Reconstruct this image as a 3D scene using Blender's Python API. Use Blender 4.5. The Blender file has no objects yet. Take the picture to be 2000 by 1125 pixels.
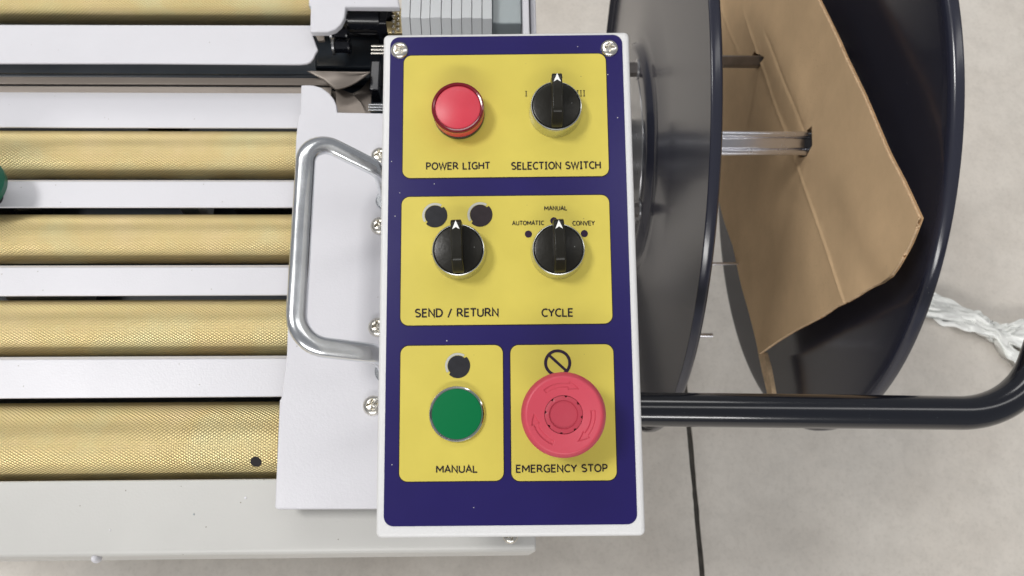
import bpy, bmesh, math, random
import numpy as np
from mathutils import Vector, Matrix, noise
from mathutils.geometry import tessellate_polygon
random.seed(7)
PI = math.pi
S = bpy.context.scene
COL = S.collection

# ------------------------------------------------------------------ camera
F = 1550.0
CAM = Vector((0, 0, 1.39))
RC = Matrix(((0.99965379, 0.00278037, -0.02616428),
             (-0.0115561, 0.93975324, -0.34165816),
             (0.02363803, 0.34184223, 0.93946002)))
cd = bpy.data.cameras.new("camera")
cam = bpy.data.objects.new("camera", cd)
COL.objects.link(cam)
cam.matrix_world = Matrix.Translation(CAM) @ RC.to_4x4()
cd.sensor_width = 36
cd.lens = F / 2000 * 36
cd.clip_start = 0.01
cd.clip_end = 60
cd.dof.use_dof = True
cd.dof.focus_distance = 0.45
cd.dof.aperture_fstop = 20
S.camera = cam
S.render.engine = 'CYCLES'
S.view_settings.view_transform = 'Standard'
S.view_settings.look = 'None'
S.view_settings.exposure = 0.05
S.view_settings.gamma = 1

# ------------------------------------------------------------------ light
w = bpy.data.worlds.new("World")
S.world = w
w.use_nodes = True
bg = w.node_tree.nodes['Background']
bg.inputs[0].default_value = (0.93, 0.95, 1.0, 1)
bg.inputs[1].default_value = 0.27


def area(name, loc, target, sx, sy, power, col=(1, .985, .96)):
    l = bpy.data.lights.new(name, 'AREA')
    l.shape = 'RECTANGLE'
    l.size = sx
    l.size_y = sy
    l.energy = power
    l.color = col
    o = bpy.data.objects.new(name, l)
    COL.objects.link(o)
    o.location = loc
    o.rotation_euler = (Vector(target) - Vector(loc)).to_track_quat('-Z', 'Y').to_euler()
    return o


area('ceiling_lamp', (-1.0, -10.5, 6.2), (-0.2, 0.2, .8), 10.0, 1.4, 800)
area('ceiling_lamp', (-1.5, 6.0, 8.0), (0, 0.4, .8), 10.0, 1.5, 240)
area('ceiling_lamp', (-3.9, 0.7, 8.0), (0, 0.4, .8), 1.7, 1.7, 340)
area('ceiling_lamp', (4.5, 1.5, 8.0), (0, 0.4, .8), 1.2, 8.0, 90)


# ------------------------------------------------------------------ helpers
def ray(px, py):
    return RC @ Vector(((px - 1000) / F, (562.5 - py) / F, -1))


def at(px, py, z):
    d = ray(px, py)
    return CAM + d * ((z - CAM.z) / d.z)


def atx(px, py, x):
    d = ray(px, py)
    return CAM + d * ((x - CAM.x) / d.x)


def thing(name, label, cat, loc, mat=None, group=None):
    o = bpy.data.objects.new(name, None)
    COL.objects.link(o)
    if mat is not None:
        o.matrix_world = Matrix.Translation(loc) @ mat.to_4x4()
    else:
        o.location = loc
    o.empty_display_size = .05
    o['label'] = label
    o['category'] = cat
    if group:
        o['group'] = group
    return o


def mesh(name, verts, faces, mat, parent=None, smooth=False, bevel=0, seg=2, origin=None, world=True):
    """one mesh object; verts in world space (world=True) or in parent's local space."""
    me = bpy.data.meshes.new(name)
    vs = [Vector(v) for v in verts]
    if world and parent is not None:
        bpy.context.view_layer.update()
        inv = parent.matrix_world.inverted()
        vs = [inv @ v for v in vs]
    if origin is None:
        c = sum(vs, Vector()) / len(vs)
    else:
        c = Vector(origin)
    me.from_pydata([v - c for v in vs], [], faces)
    me.update()
    o = bpy.data.objects.new(name, me)
    COL.objects.link(o)
    o.location = c
    if parent is not None:
        o.parent = parent
    bm = bmesh.new()
    bm.from_mesh(me)
    bmesh.ops.recalc_face_normals(bm, faces=bm.faces)
    bm.to_mesh(me)
    bm.free()
    if mat is not None:
        me.materials.append(mat)
    if smooth:
        for p in me.polygons:
            p.use_smooth = True
    if bevel:
        b = o.modifiers.new('bevel', 'BEVEL')
        b.width = bevel
        b.segments = seg
        b.limit_method = 'ANGLE'
        b.angle_limit = math.radians(40)
        b.harden_normals = False
        for p in me.polygons:
            p.use_smooth = True
        autosmooth(me, 40)
    return o


def autosmooth(me, deg):
    a = math.radians(deg)
    bm = bmesh.new()
    bm.from_mesh(me)
    for e in bm.edges:
        if len(e.link_faces) == 2:
            e.smooth = e.calc_face_angle(0) < a
    bm.to_mesh(me)
    bm.free()


def soft(o, deg=35):
    for p in o.data.polygons:
        p.use_smooth = True
    autosmooth(o.data, deg)
    return o


def prism(pts, down):
    """pts: list of 3D top outline; down: vector. returns verts, faces"""
    n = len(pts)
    vs = [Vector(p) for p in pts] + [Vector(p) + Vector(down) for p in pts]
    fs = [list(range(n)), list(range(2 * n - 1, n - 1, -1))]
    for i in range(n):
        j = (i + 1) % n
        fs.append([i, i + n, j + n, j])
    return vs, fs


def slab(name, pts, down, mat, parent=None, bevel=0, seg=2, world=True):
    v, f = prism(pts, down)
    return mesh(name, v, f, mat, parent, bevel=bevel, seg=seg, world=world)


def box(name, c, s, mat, parent=None, bevel=0, rot=None, world=True):
    hx, hy, hz = s[0] / 2, s[1] / 2, s[2] / 2
    pts = [Vector((sx * hx, sy * hy, hz)) for sx, sy in ((-1, -1), (1, -1), (1, 1), (-1, 1))]
    dn = Vector((0, 0, -2 * hz))
    if rot is not None:
        pts = [rot @ p for p in pts]
        dn = rot @ dn
    return slab(name, [p + Vector(c) for p in pts], dn, mat, parent, bevel, world=world)


def lathe_geo(prof, seg=64, axis='Z', c=(0, 0, 0), close=False):
    """prof: list of (r, a). closed loops of profile if close."""
    vs, fs = [], []
    n = len(prof)
    rings = []
    for r, a in prof:
        if r < 1e-7:
            rings.append([len(vs)])
            vs.append((0, 0, a))
        else:
            rings.append(list(range(len(vs), len(vs) + seg)))
            for k in range(seg):
                t = 2 * PI * k / seg
                vs.append((r * math.cos(t), r * math.sin(t), a))
    pairs = [(i, i + 1) for i in range(n - 1)] + ([(n - 1, 0)] if close else [])
    for i, j in pairs:
        A, B = rings[i], rings[j]
        for k in range(seg):
            k2 = (k + 1) % seg
            if len(A) == 1 and len(B) == 1:
                continue
            if len(A) == 1:
                fs.append([A[0], B[k], B[k2]])
            elif len(B) == 1:
                fs.append([A[k], B[0], A[k2]])
            else:
                fs.append([A[k], B[k], B[k2], A[k2]])
    out = []
    for x, y, z in vs:
        if axis == 'Z':
            p = (x, y, z)
        elif axis == 'X':
            p = (z, x, y)
        else:
            p = (y, z, x)
        out.append(Vector(p) + Vector(c))
    return out, fs


def lathe(name, prof, mat, parent=None, seg=64, axis='Z', c=(0, 0, 0), close=False, world=True, sharp=35):
    v, f = lathe_geo(prof, seg, axis, c, close)
    return soft(mesh(name, v, f, mat, parent, world=world), sharp)


def fillet(path, rad, n=8):
    out = [Vector(path[0])]
    for i in range(1, len(path) - 1):
        p, a, b = Vector(path[i]), Vector(path[i - 1]), Vector(path[i + 1])
        u, v = (a - p), (b - p)
        lu, lv = u.length, v.length
        u.normalize()
        v.normalize()
        ang = u.angle(v)
        r = rad[i - 1] if isinstance(rad, (list, tuple)) else rad
        d = min(r / math.tan(ang / 2), lu * .48, lv * .48)
        r2 = d * math.tan(ang / 2)
        cc = p + (u + v).normalized() * (r2 / math.sin(ang / 2))
        s, e = p + u * d - cc, p + v * d - cc
        tot = s.angle(e)
        for k in range(n + 1):
            t = k / n
            q = (s * math.sin((1 - t) * tot) + e * math.sin(t * tot)) / math.sin(tot)
            out.append(cc + q)
    out.append(Vector(path[-1]))
    return out


def tube_geo(path, r, seg=20, flat=1.0, up=None):
    vs, fs = [], []
    n = len(path)
    prev = None
    for i, p in enumerate(path):
        a = path[max(i - 1, 0)]
        b = path[min(i + 1, n - 1)]
        t = (Vector(b) - Vector(a)).normalized()
        if prev is None:
            u0 = Vector(up) if up else (Vector((0, 0, 1)) if abs(t.z) < .9 else Vector((0, 1, 0)))
            nrm = (u0 - t * u0.dot(t)).normalized()
        else:
            nrm = (prev - t * prev.dot(t)).normalized()
        prev = nrm
        bn = t.cross(nrm)
        rr = r[i] if isinstance(r, (list, tuple)) else r
        for k in range(seg):
            q = 2 * PI * k / seg
            vs.append(Vector(p) + nrm * (rr * flat * math.cos(q)) + bn * (rr * math.sin(q)))
    for i in range(n - 1):
        for k in range(seg):
            k2 = (k + 1) % seg
            fs.append([i * seg + k, i * seg + k2, (i + 1) * seg + k2, (i + 1) * seg + k])
    fs.append(list(range(seg))[::-1])
    fs.append([(n - 1) * seg + k for k in range(seg)])
    return vs, fs


def tube(name, path, r, mat, parent=None, seg=20, flat=1.0, up=None, world=True):
    v, f = tube_geo(path, r, seg, flat, up)
    return soft(mesh(name, v, f, mat, parent, world=world), 50)


def join_geo(parts):
    V, Fc = [], []
    for v, f in parts:
        o = len(V)
        V += list(v)
        Fc += [[i + o for i in q] for q in f]
    return V, Fc


# ------------------------------------------------------------------ materials
def mat(name, col, rough=.5, metal=0, spec=.5, coat=0, bump=0, bscale=400, var=0, vscale=8, trans=0, rvar=0,
        var_col=None, sss=0, fine=0, coat_rough=.05, specks=0, speck_col=(.5, .5, .48), speck_scale=300):
    m = bpy.data.materials.new(name)
    m.use_nodes = True
    nt = m.node_tree
    b = nt.nodes['Principled BSDF']
    b.inputs['Base Color'].default_value = (*col, 1)
    b.inputs['Roughness'].default_value = rough
    b.inputs['Metallic'].default_value = metal
    b.inputs['Specular IOR Level'].default_value = spec
    b.inputs['Coat Weight'].default_value = coat
    b.inputs['Coat Roughness'].default_value = coat_rough
    b.inputs['Transmission Weight'].default_value = trans
    if sss:
        b.inputs['Subsurface Weight'].default_value = sss
        b.inputs['Subsurface Radius'].default_value = (.004, .002, .0015)
        b.inputs['Subsurface Scale'].default_value = 1
    tc = nt.nodes.new('ShaderNodeTexCoord')
    if var:
        n = nt.nodes.new('ShaderNodeTexNoise')
        n.inputs['Scale'].default_value = vscale
        n.inputs['Detail'].default_value = 8
        n.inputs['Roughness'].default_value = .6
        nt.links.new(tc.outputs['Object'], n.inputs['Vector'])
        r = nt.nodes.new('ShaderNodeValToRGB')
        r.color_ramp.elements[0].position = .3
        r.color_ramp.elements[1].position = .7
        c2 = var_col if var_col else tuple(c * (1 - var) for c in col)
        r.color_ramp.elements[0].color = (*c2, 1)
        r.color_ramp.elements[1].color = (*[min(1, c * (1 + var * .5)) for c in col], 1)
        nt.links.new(n.outputs['Fac'], r.inputs['Fac'])
        nt.links.new(r.outputs['Color'], b.inputs['Base Color'])
    if specks:
        vo = nt.nodes.new('ShaderNodeTexVoronoi')
        vo.inputs['Scale'].default_value = speck_scale
        nt.links.new(tc.outputs['Object'], vo.inputs['Vector'])
        lt = nt.nodes.new('ShaderNodeMath')
        lt.operation = 'LESS_THAN'
        lt.inputs[1].default_value = .13
        nt.links.new(vo.outputs['Distance'], lt.inputs[0])
        sx_ = nt.nodes.new('ShaderNodeSeparateXYZ')
        nt.links.new(vo.outputs['Color'], sx_.inputs[0])
        l2_ = nt.nodes.new('ShaderNodeMath')
        l2_.operation = 'LESS_THAN'
        l2_.inputs[1].default_value = specks
        nt.links.new(sx_.outputs[0], l2_.inputs[0])
        mu = nt.nodes.new('ShaderNodeMath')
        mu.operation = 'MULTIPLY'
        nt.links.new(lt.outputs[0], mu.inputs[0])
        nt.links.new(l2_.outputs[0], mu.inputs[1])
        mxs = nt.nodes.new('ShaderNodeMix')
        mxs.data_type = 'RGBA'
        nt.links.new(mu.outputs[0], mxs.inputs[0])
        if b.inputs['Base Color'].is_linked:
            nt.links.new(b.inputs['Base Color'].links[0].from_socket, mxs.inputs[6])
        else:
            mxs.inputs[6].default_value = (*col, 1)
        mxs.inputs[7].default_value = (*speck_col, 1)
        nt.links.new(mxs.outputs[2], b.inputs['Base Color'])
    if rvar:
        n = nt.nodes.new('ShaderNodeTexNoise')
        n.inputs['Scale'].default_value = 35
        n.inputs['Detail'].default_value = 6
        nt.links.new(tc.outputs['Object'], n.inputs['Vector'])
        mr = nt.nodes.new('ShaderNodeMapRange')
        mr.inputs['To Min'].default_value = max(0, rough - rvar)
        mr.inputs['To Max'].default_value = rough + rvar
        nt.links.new(n.outputs['Fac'], mr.inputs['Value'])
        nt.links.new(mr.outputs['Result'], b.inputs['Roughness'])
    if bump:
        n = nt.nodes.new('ShaderNodeTexNoise')
        n.inputs['Scale'].default_value = bscale
        n.inputs['Detail'].default_value = 3
        nt.links.new(tc.outputs['Object'], n.inputs['Vector'])
        bp = nt.nodes.new('ShaderNodeBump')
        bp.inputs['Strength'].default_value = bump
        bp.inputs['Distance'].default_value = .001
        nt.links.new(n.outputs['Fac'], bp.inputs['Height'])
        nt.links.new(bp.outputs['Normal'], b.inputs['Normal'])
    return m


M_white = mat('white_powder_coat', (.60, .595, .63), .38, bump=.12, bscale=700, var=.05, vscale=7, rvar=.06, specks=.012, speck_scale=300, speck_col=(.3, .28, .25))
M_white2 = mat('white_cover_paint', (.50, .495, .475), .42, bump=.1, bscale=600, var=.07, vscale=6, specks=.015, speck_scale=260, speck_col=(.25, .23, .2))
M_house = mat('white_box_paint', (.63, .63, .63), .4, bump=.3, bscale=900, var=.02)
M_slat = mat('grey_plastic_slat', (.50, .515, .525), .4, var=.08, vscale=20)
M_slat2 = mat('blue_grey_panel', (.27, .31, .32), .3, var=.1, vscale=14)
M_blue = mat('navy_label_film', (.011, .006, .088), .26, spec=.45, coat=.15, coat_rough=.15, bump=.02, bscale=25, rvar=.03, var=.06, vscale=30, specks=.02, speck_scale=420)
M_yel = mat('yellow_label_film', (.57, .475, .085), .32, spec=.35, bump=.04, bscale=45, var=.07, vscale=22, rvar=.08, specks=.02, speck_col=(.2, .16, .06), speck_scale=420)
M_ink = mat('dark_print', (.012, .007, .014), .5, spec=.2)
M_inkp = mat('plum_print', (.020, .008, .028), .5, spec=.2)
M_inkg = mat('charcoal_print', (.018, .018, .022), .5, spec=.2, var=.3, vscale=200)
M_inkb = mat('brown_black_print', (.022, .015, .018), .5, spec=.2, var=.3, vscale=200)
M_silver_print = mat('silver_print', (.43, .43, .37), .4)
M_chrome = mat('chrome', (.72, .72, .70), .12, metal=1)
M_brushed = mat('satin_chrome', (.62, .63, .60), .26, metal=1, rvar=.06)
M_zinc = mat('zinc_plated_steel', (.76, .78, .80), .23, metal=1, rvar=.08, var=.12, vscale=60, bump=.05, bscale=120)
M_screw = mat('nickel_screw', (.78, .75, .68), .25, metal=1, rvar=.1, var=.15, vscale=300)
M_black = mat('black_plastic', (.012, .011, .008), .3, spec=.25, bump=.08, bscale=500, rvar=.08, specks=.012, speck_scale=470)
M_arrow = mat('white_mark', (.78, .78, .76), .4)
M_red = mat('red_lens', (.80, .06, .09), .22, sss=.3)
M_redcap = mat('pink_red_lens_face', (.55, .036, .062), .4, sss=.2, var=.05, vscale=60)
M_reddark = mat('deep_red_plastic', (.15, .004, .012), .15, coat=.3)
M_estop = mat('red_mushroom_plastic', (.50, .055, .085), .42, sss=.08, spec=.4)
M_estop2 = mat('red_centre_plastic', (.40, .04, .065), .4, spec=.4)
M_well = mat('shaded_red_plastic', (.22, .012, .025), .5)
M_hole = mat('dark_hole', (.01, .008, .01), .8)
M_green = mat('green_button_plastic', (.0, .135, .042), .5, spec=.12)
M_green2 = mat('green_knob_plastic', (.01, .13, .08), .35)
M_flange = mat('dark_grey_enamel', (.019, .020, .032), .2, spec=.5, coat=.1, coat_rough=.1, specks=.015, speck_scale=420, speck_col=(.2, .2, .2))
M_tube = mat('black_gloss_paint', (.004, .005, .009), .18, coat=.4, rvar=.05, specks=.03, speck_scale=600, speck_col=(.10, .12, .12), coat_rough=.08)
M_hub = mat('grey_hub_steel', (.34, .34, .35), .3, metal=.7, rvar=.1)
M_hubd = mat('dark_hub_casting', (.16, .16, .17), .35, metal=.4, rvar=.1)
M_alu = mat('aluminium_channel', (.66, .66, .70), .25, metal=1, rvar=.08)
M_bar = mat('raw_steel_bar', (.24, .22, .21), .35, metal=.8, var=.2, vscale=60)
M_card = mat('corrugated_cardboard', (.69, .485, .285), .85, spec=.15, bump=.25, bscale=90, var=.12, vscale=12, specks=.25, speck_scale=330, speck_col=(.40, .27, .15))
M_flute = mat('cardboard_flute', (.64, .47, .30), .9, spec=.1, var=.25, vscale=120)
M_dark = mat('dark_machine_interior', (.020, .029, .042), .4, rvar=.15, var=.4, vscale=12)
M_mech = mat('black_machine_part', (.012, .013, .018), .25, rvar=.1)
M_rubber = mat('black_rubber', (.015, .015, .015), .7)


def brown_steel():
    m = mat('polished_brown_steel', (.40, .355, .32), .38, metal=.3, rvar=.06)
    nt = m.node_tree
    b = nt.nodes['Principled BSDF']
    tc = nt.nodes.new('ShaderNodeTexCoord')
    mp = nt.nodes.new('ShaderNodeMapping')
    mp.inputs['Scale'].default_value = (4, 60, 60)
    n = nt.nodes.new('ShaderNodeTexNoise')
    n.inputs['Scale'].default_value = 3
    n.inputs['Detail'].default_value = 4
    r = nt.nodes.new('ShaderNodeValToRGB')
    r.color_ramp.elements[0].color = (.17, .145, .125, 1)
    r.color_ramp.elements[1].color = (.29, .25, .215, 1)
    nt.links.new(tc.outputs['Object'], mp.inputs[0])
    nt.links.new(mp.outputs[0], n.inputs['Vector'])
    nt.links.new(n.outputs['Fac'], r.inputs['Fac'])
    nt.links.new(r.outputs['Color'], b.inputs['Base Color'])
    return m


M_brown = brown_steel()
M_slate = mat('slate_enamel', (.035, .040, .048), .3, rvar=.1)
M_brown2 = mat('dull_brown_steel', (.21, .18, .155), .45, metal=.5, var=.2, vscale=30)


def knurl():
    m = bpy.data.materials.new('yellow_zinc_knurled')
    m.use_nodes = True
    nt = m.node_tree
    L = nt.links.new
    b = nt.nodes['Principled BSDF']
    b.inputs['Metallic'].default_value = 1
    uv = nt.nodes.new('ShaderNodeUVMap')
    sp = nt.nodes.new('ShaderNodeSeparateXYZ')
    L(uv.outputs[0], sp.inputs[0])

    def math_(op, a, bb=None):
        n = nt.nodes.new('ShaderNodeMath')
        n.operation = op
        for i, x in enumerate((a, bb)):
            if x is None:
                continue
            if isinstance(x, (int, float)):
                n.inputs[i].default_value = x
            else:
                L(x, n.inputs[i])
        return n.outputs[0]
    k = 2 * PI / .0042
    u, v = sp.outputs[0], sp.outputs[1]
    uu = math_('MULTIPLY', u, k * .62)
    vv = math_('MULTIPLY', v, k * .9)
    a = math_('SINE', math_('ADD', uu, vv))
    c = math_('SINE', math_('SUBTRACT', uu, vv))
    h = math_('ADD', math_('ABSOLUTE', a), math_('ABSOLUTE', c))
    bp = nt.nodes.new('ShaderNodeBump')
    bp.inputs['Strength'].default_value = .52
    bp.inputs['Distance'].default_value = .0012
    L(h, bp.inputs['Height'])
    L(bp.outputs['Normal'], b.inputs['Normal'])
    tc = nt.nodes.new('ShaderNodeTexCoord')
    oi = nt.nodes.new('ShaderNodeObjectInfo')
    n = nt.nodes.new('ShaderNodeTexNoise')
    n.noise_dimensions = '4D'
    L(math_('MULTIPLY', oi.outputs['Random'], 40), n.inputs['W'])
    n.inputs['Scale'].default_value = 14
    n.inputs['Detail'].default_value = 7
    n.inputs['Roughness'].default_value = .6
    L(tc.outputs['Object'], n.inputs['Vector'])
    r = nt.nodes.new('ShaderNodeValToRGB')
    e = r.color_ramp.elements
    e[0].position = .3
    e[0].color = (.76, .69, .40, 1)
    e[1].position = .72
    e[1].color = (.83, .67, .39, 1)
    e2 = e.new(.5)
    e2.color = (.77, .62, .31, 1)
    L(n.outputs['Fac'], r.inputs['Fac'])
    # darker brown tone in the valleys of the knurl
    mx = nt.nodes.new('ShaderNodeMix')
    mx.data_type = 'RGBA'
    mr = nt.nodes.new('ShaderNodeMapRange')
    L(h, mr.inputs['Value'])
    mr.inputs['From Min'].default_value = 0
    mr.inputs['From Max'].default_value = .9
    mr.inputs['To Min'].default_value = .5
    mr.inputs['To Max'].default_value = 0
    L(mr.outputs['Result'], mx.inputs[0])
    L(r.outputs['Color'], mx.inputs[6])
    mx.inputs[7].default_value = (.42, .35, .21, 1)
    L(mx.outputs[2], b.inputs['Base Color'])
    n2 = nt.nodes.new('ShaderNodeTexNoise')
    n2.inputs['Scale'].default_value = 30
    L(tc.outputs['Object'], n2.inputs['Vector'])
    mr2 = nt.nodes.new('ShaderNodeMapRange')
    mr2.inputs['To Min'].default_value = .40
    mr2.inputs['To Max'].default_value = .55
    L(n2.outputs['Fac'], mr2.inputs['Value'])
    L(mr2.outputs['Result'], b.inputs['Roughness'])
    return m


M_gold = knurl()


def concrete():
    m = bpy.data.materials.new('sealed_concrete')
    m.use_nodes = True
    nt = m.node_tree
    L = nt.links.new
    b = nt.nodes['Principled BSDF']
    b.inputs['Roughness'].default_value = .42
    tc = nt.nodes.new('ShaderNodeTexCoord')

    def nz(sc, det, ro):
        n = nt.nodes.new('ShaderNodeTexNoise')
        n.inputs['Scale'].default_value = sc
        n.inputs['Detail'].default_value = det
        n.inputs['Roughness'].default_value = ro
        L(tc.outputs['Object'], n.inputs['Vector'])
        return n
    a, c, d = nz(5, 9, .65), nz(28, 8, .7), nz(260, 3, .6)
    r = nt.nodes.new('ShaderNodeValToRGB')
    r.color_ramp.elements[0].position = .32
    r.color_ramp.elements[1].position = .68
    r.color_ramp.elements[0].color = (.55, .505, .45, 1)
    r.color_ramp.elements[1].color = (.62, .58, .525, 1)
    L(a.outputs['Fac'], r.inputs['Fac'])
    r2 = nt.nodes.new('ShaderNodeValToRGB')
    r2.color_ramp.elements[0].position = .3
    r2.color_ramp.elements[1].position = .6
    r2.color_ramp.elements[0].color = (.88, .88, .88, 1)
    r2.color_ramp.elements[1].color = (1, 1, 1, 1)
    L(c.outputs['Fac'], r2.inputs['Fac'])
    mx = nt.nodes.new('ShaderNodeMix')
    mx.data_type = 'RGBA'
    mx.blend_type = 'MULTIPLY'
    mx.inputs[0].default_value = 1
    L(r.outputs['Color'], mx.inputs[6])
    L(r2.outputs['Color'], mx.inputs[7])
    r3 = nt.nodes.new('ShaderNodeValToRGB')
    r3.color_ramp.elements[0].position = .36
    r3.color_ramp.elements[1].position = .50
    r3.color_ramp.elements[0].color = (.72, .70, .68, 1)
    r3.color_ramp.elements[1].color = (1, 1, 1, 1)
    L(nz(150, 5, .75).outputs['Fac'], r3.inputs['Fac'])
    mx3 = nt.nodes.new('ShaderNodeMix')
    mx3.data_type = 'RGBA'
    mx3.blend_type = 'MULTIPLY'
    mx3.inputs[0].default_value = .28
    L(mx.outputs[2], mx3.inputs[6])
    L(r3.outputs['Color'], mx3.inputs[7])
    L(mx3.outputs[2], b.inputs['Base Color'])
    bp = nt.nodes.new('ShaderNodeBump')
    bp.inputs['Strength'].default_value = .12
    bp.inputs['Distance'].default_value = .001
    L(d.outputs['Fac'], bp.inputs['Height'])
    L(bp.outputs['Normal'], b.inputs['Normal'])
    return m


M_floor = concrete()
M_joint = mat('joint_filler', (.05, .045, .038), .8, var=.6, vscale=60, bump=.5, bscale=120)

# ------------------------------------------------------------------ floor
j0 = at(1345, 830, 0)
j1 = at(1372, 1125, 0)
jd = (j1 - j0).normalized()
jn = Vector((-jd.y, jd.x, 0))
if jn.x < 0:
    jn = -jn
hw = .0044


def jline(s, off):
    return j0 + jd * s + jn * off


rng = random.Random(3)
N = 900
ss = [-6 + 12 * i / N for i in range(N + 1)]
for side, nm in ((-1, 'floor'), (1, 'floor')):
    edge = []
    for s in ss:
        wob = .0016 * noise.noise(Vector((s * 14, side * 5, 0))) + .0010 * noise.noise(Vector((s * 70, side * 9, 1)))
        edge.append(jline(s, side * hw + wob))
    far = [jline(6, side * 8), jline(-6, side * 8)]
    o = slab('floor', edge + far, (0, 0, -.05), M_floor)
    o['kind'] = 'structure'
o = slab('floor_joint', [jline(-6, -.03), jline(6, -.03), jline(6, .03), jline(-6, .03)], (0, 0, -.02), M_joint)
for v in o.data.vertices:
    v.co.z -= .004
o['kind'] = 'structure'

# ------------------------------------------------------------------ conveyor / table
ZP = .833      # top of mounting plate
ZB = .815      # top of the strips between rollers
XL = -.95
conv = thing('roller_conveyor', 'white machine bed with gold knurled rollers between white strips', 'conveyor', (-.4, .3, 0))


def yat(py, z, px=300):
    return at(px, py, z).y


def tanray(py, px=300):
    d = ray(px, py)
    return d.y / -d.z


def roller(y1, y2, ztop, px=300, xr=None, tilt=0):
    t1, t2 = tanray(y1, px), tanray(y2, px)
    c1, c2 = math.cos(math.atan(t1)), math.cos(math.atan(t2))
    hh = CAM.z - ztop
    r = hh * (t1 - t2) / ((1 / c1 + 1 / c2) - (t1 - t2))
    yc = (hh + r) * t1 - r / c1
    zc = ztop - r
    seg, nx = 96, 2
    x0, x1 = XL, xr
    vs, fs, uvs = [], [], []
    for i in range(nx):
        x = x0 + (x1 - x0) * i / (nx - 1)
        for k in range(seg):
            a = 2 * PI * k / seg
            vs.append((x, yc + r * math.cos(a), zc + r * math.sin(a)))
    for k in range(seg):
        k2 = (k + 1) % seg
        fs.append([k, k2, seg + k2, seg + k])
    vs.append((x0, yc, zc))
    vs.append((x1, yc, zc))
    for k in range(seg):
        k2 = (k + 1) % seg
        fs.append([2 * seg, k2, k])
        fs.append([2 * seg + 1, seg + k, seg + k2])
    o = mesh('roller', vs, fs, M_gold, conv)
    soft(o, 40)
    me = o.data
    uv = me.uv_layers.new(name='UVMap')
    c = o.location + conv.location
    for p in me.polygons:
        idx = list(p.vertices)
        if any(i >= 2 * seg for i in idx):
            continue
        ks = [i % seg for i in idx]
        wrap = (0 in ks) and (seg - 1 in ks)
        for li, vi in zip(p.loop_indices, idx):
            k = vi % seg
            if wrap and k == 0:
                k = seg
            uv.data[li].uv = (me.vertices[vi].co.x + c.x, 2 * PI * k / seg * r)
    return o, yc, zc, r


xr = at(690, 500, ZP).x
roller(-45, 49, ZB + .004, xr=at(640, 40, ZP).x)
roller(256, 350, ZB + .004, xr=xr)
roller(419, 515, ZB + .004, xr=xr)
roller(586, 695, ZB + .004, xr=xr)
big, yb, zb, rb = roller(786, 942, ZB + .006, xr=xr)
# set-screw hole near the end of the big roller
d = ray(500, 902)
best = None
for k in range(4000):
    p = CAM + d * (.45 + k * .0001)
    if math.hypot(p.y - yb, p.z - zb) <= rb:
        best = p
        break
nh = Vector((0, best.y - yb, best.z - zb)).normalized()
q = nh.to_track_quat('Z', 'Y')
v, f = lathe_geo([(0, .0003), (.0036, .0003), (.0040, .0001), (.0042, -.001)], 24)
mesh('grub_screw_hole', [best + q @ p for p in v], f, M_hole, big)


def strip(y1, y2, x0=XL, x1=None, z=ZB, dy1=0, dy2=0, m=None, name='cover_strip', th=.0016):
    """flat white strip; y1 far, y2 near px rows at px 300"""
    Y1, Y2 = yat(y1, z), yat(y2, z)
    x1 = xr if x1 is None else x1
    pts = [Vector((x0, Y2, z)), Vector((x1, Y2, z)), Vector((x1, Y1 - .004, z)), Vector((x0, Y1 - .004, z))]
    # top sheet with the far edge folded down
    vs = []
    prof = [(Y2, z - .0001), (Y2, z - th), (Y1 - .004, z - th), (Y1 - th, z - .004), (Y1 - th, z - .028), (Y1, z - .028), (Y1, z - .003),
            (Y1 - .003, z)]
    n = len(prof)
    V = [(x0, a, b) for a, b in prof] + [(x1, a, b) for a, b in prof]
    Fc = [list(range(n)), list(range(2 * n - 1, n - 1, -1))] + [[i, (i + 1) % n, n + (i + 1) % n, n + i] for i in range(n)]
    return mesh(name, V, Fc, m or M_white, conv, bevel=.0005, seg=1)


strip(348, 405)
strip(515, 577)
strip(693.5, 776)
# strip next to the dark slot: its far edge is a bright sloping fold
Yf, Ym, Yn = yat(181, ZB - .0075), yat(196, ZB), yat(249, ZB)
prof = [(Yn, ZB), (Yn, ZB - .0016), (Ym, ZB - .0016), (Yf - .001, ZB - .0095), (Yf - .001, ZB - .03), (Yf, ZB - .03), (Yf, ZB - .0075), (Ym, ZB)]
n = len(prof)
V = [(XL, a, b) for a, b in prof] + [(at(600, 200, ZB).x, a, b) for a, b in prof]
Fc = [list(range(n)), list(range(2 * n - 1, n - 1, -1))] + [[i, (i + 1) % n, n + (i + 1) % n, n + i] for i in range(n)]
mesh('cover_strip', V, Fc, M_white, conv, bevel=.0006)
# upper strip with rounded tip
tip = [(-700, 47), (-700, 122.5), (300, 123), (585, 125), (598, 124), (606, 121), (612, 114), (616, 105), (621, 97), (615, 80), (608, 62), (620, 49)]
slab('cover_strip', [at(a, b, ZB) for a, b in tip][::-1], (0, 0, -.0025), M_white, conv, bevel=.0008)

# mounting plate, with lobe and steps along its left side
pl = [(588, 166), (597, 165.5), (612, 166), (628, 171), (642, 181), (652, 193), (657, 205), (658.5, 219), (760, 221), (1000, 222), (1010, 400), (1030, 980),
      (745, 993), (540, 994), (537, 990), (546, 782), (549, 778), (560, 692), (564, 560), (573, 400), (578, 272), (582, 224), (586.5, 222)]
plate = slab('mounting_plate', [at(a, b, ZP) for a, b in pl][::-1], (0, 0, -.007), M_white, conv, bevel=.0022, seg=4)
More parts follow.
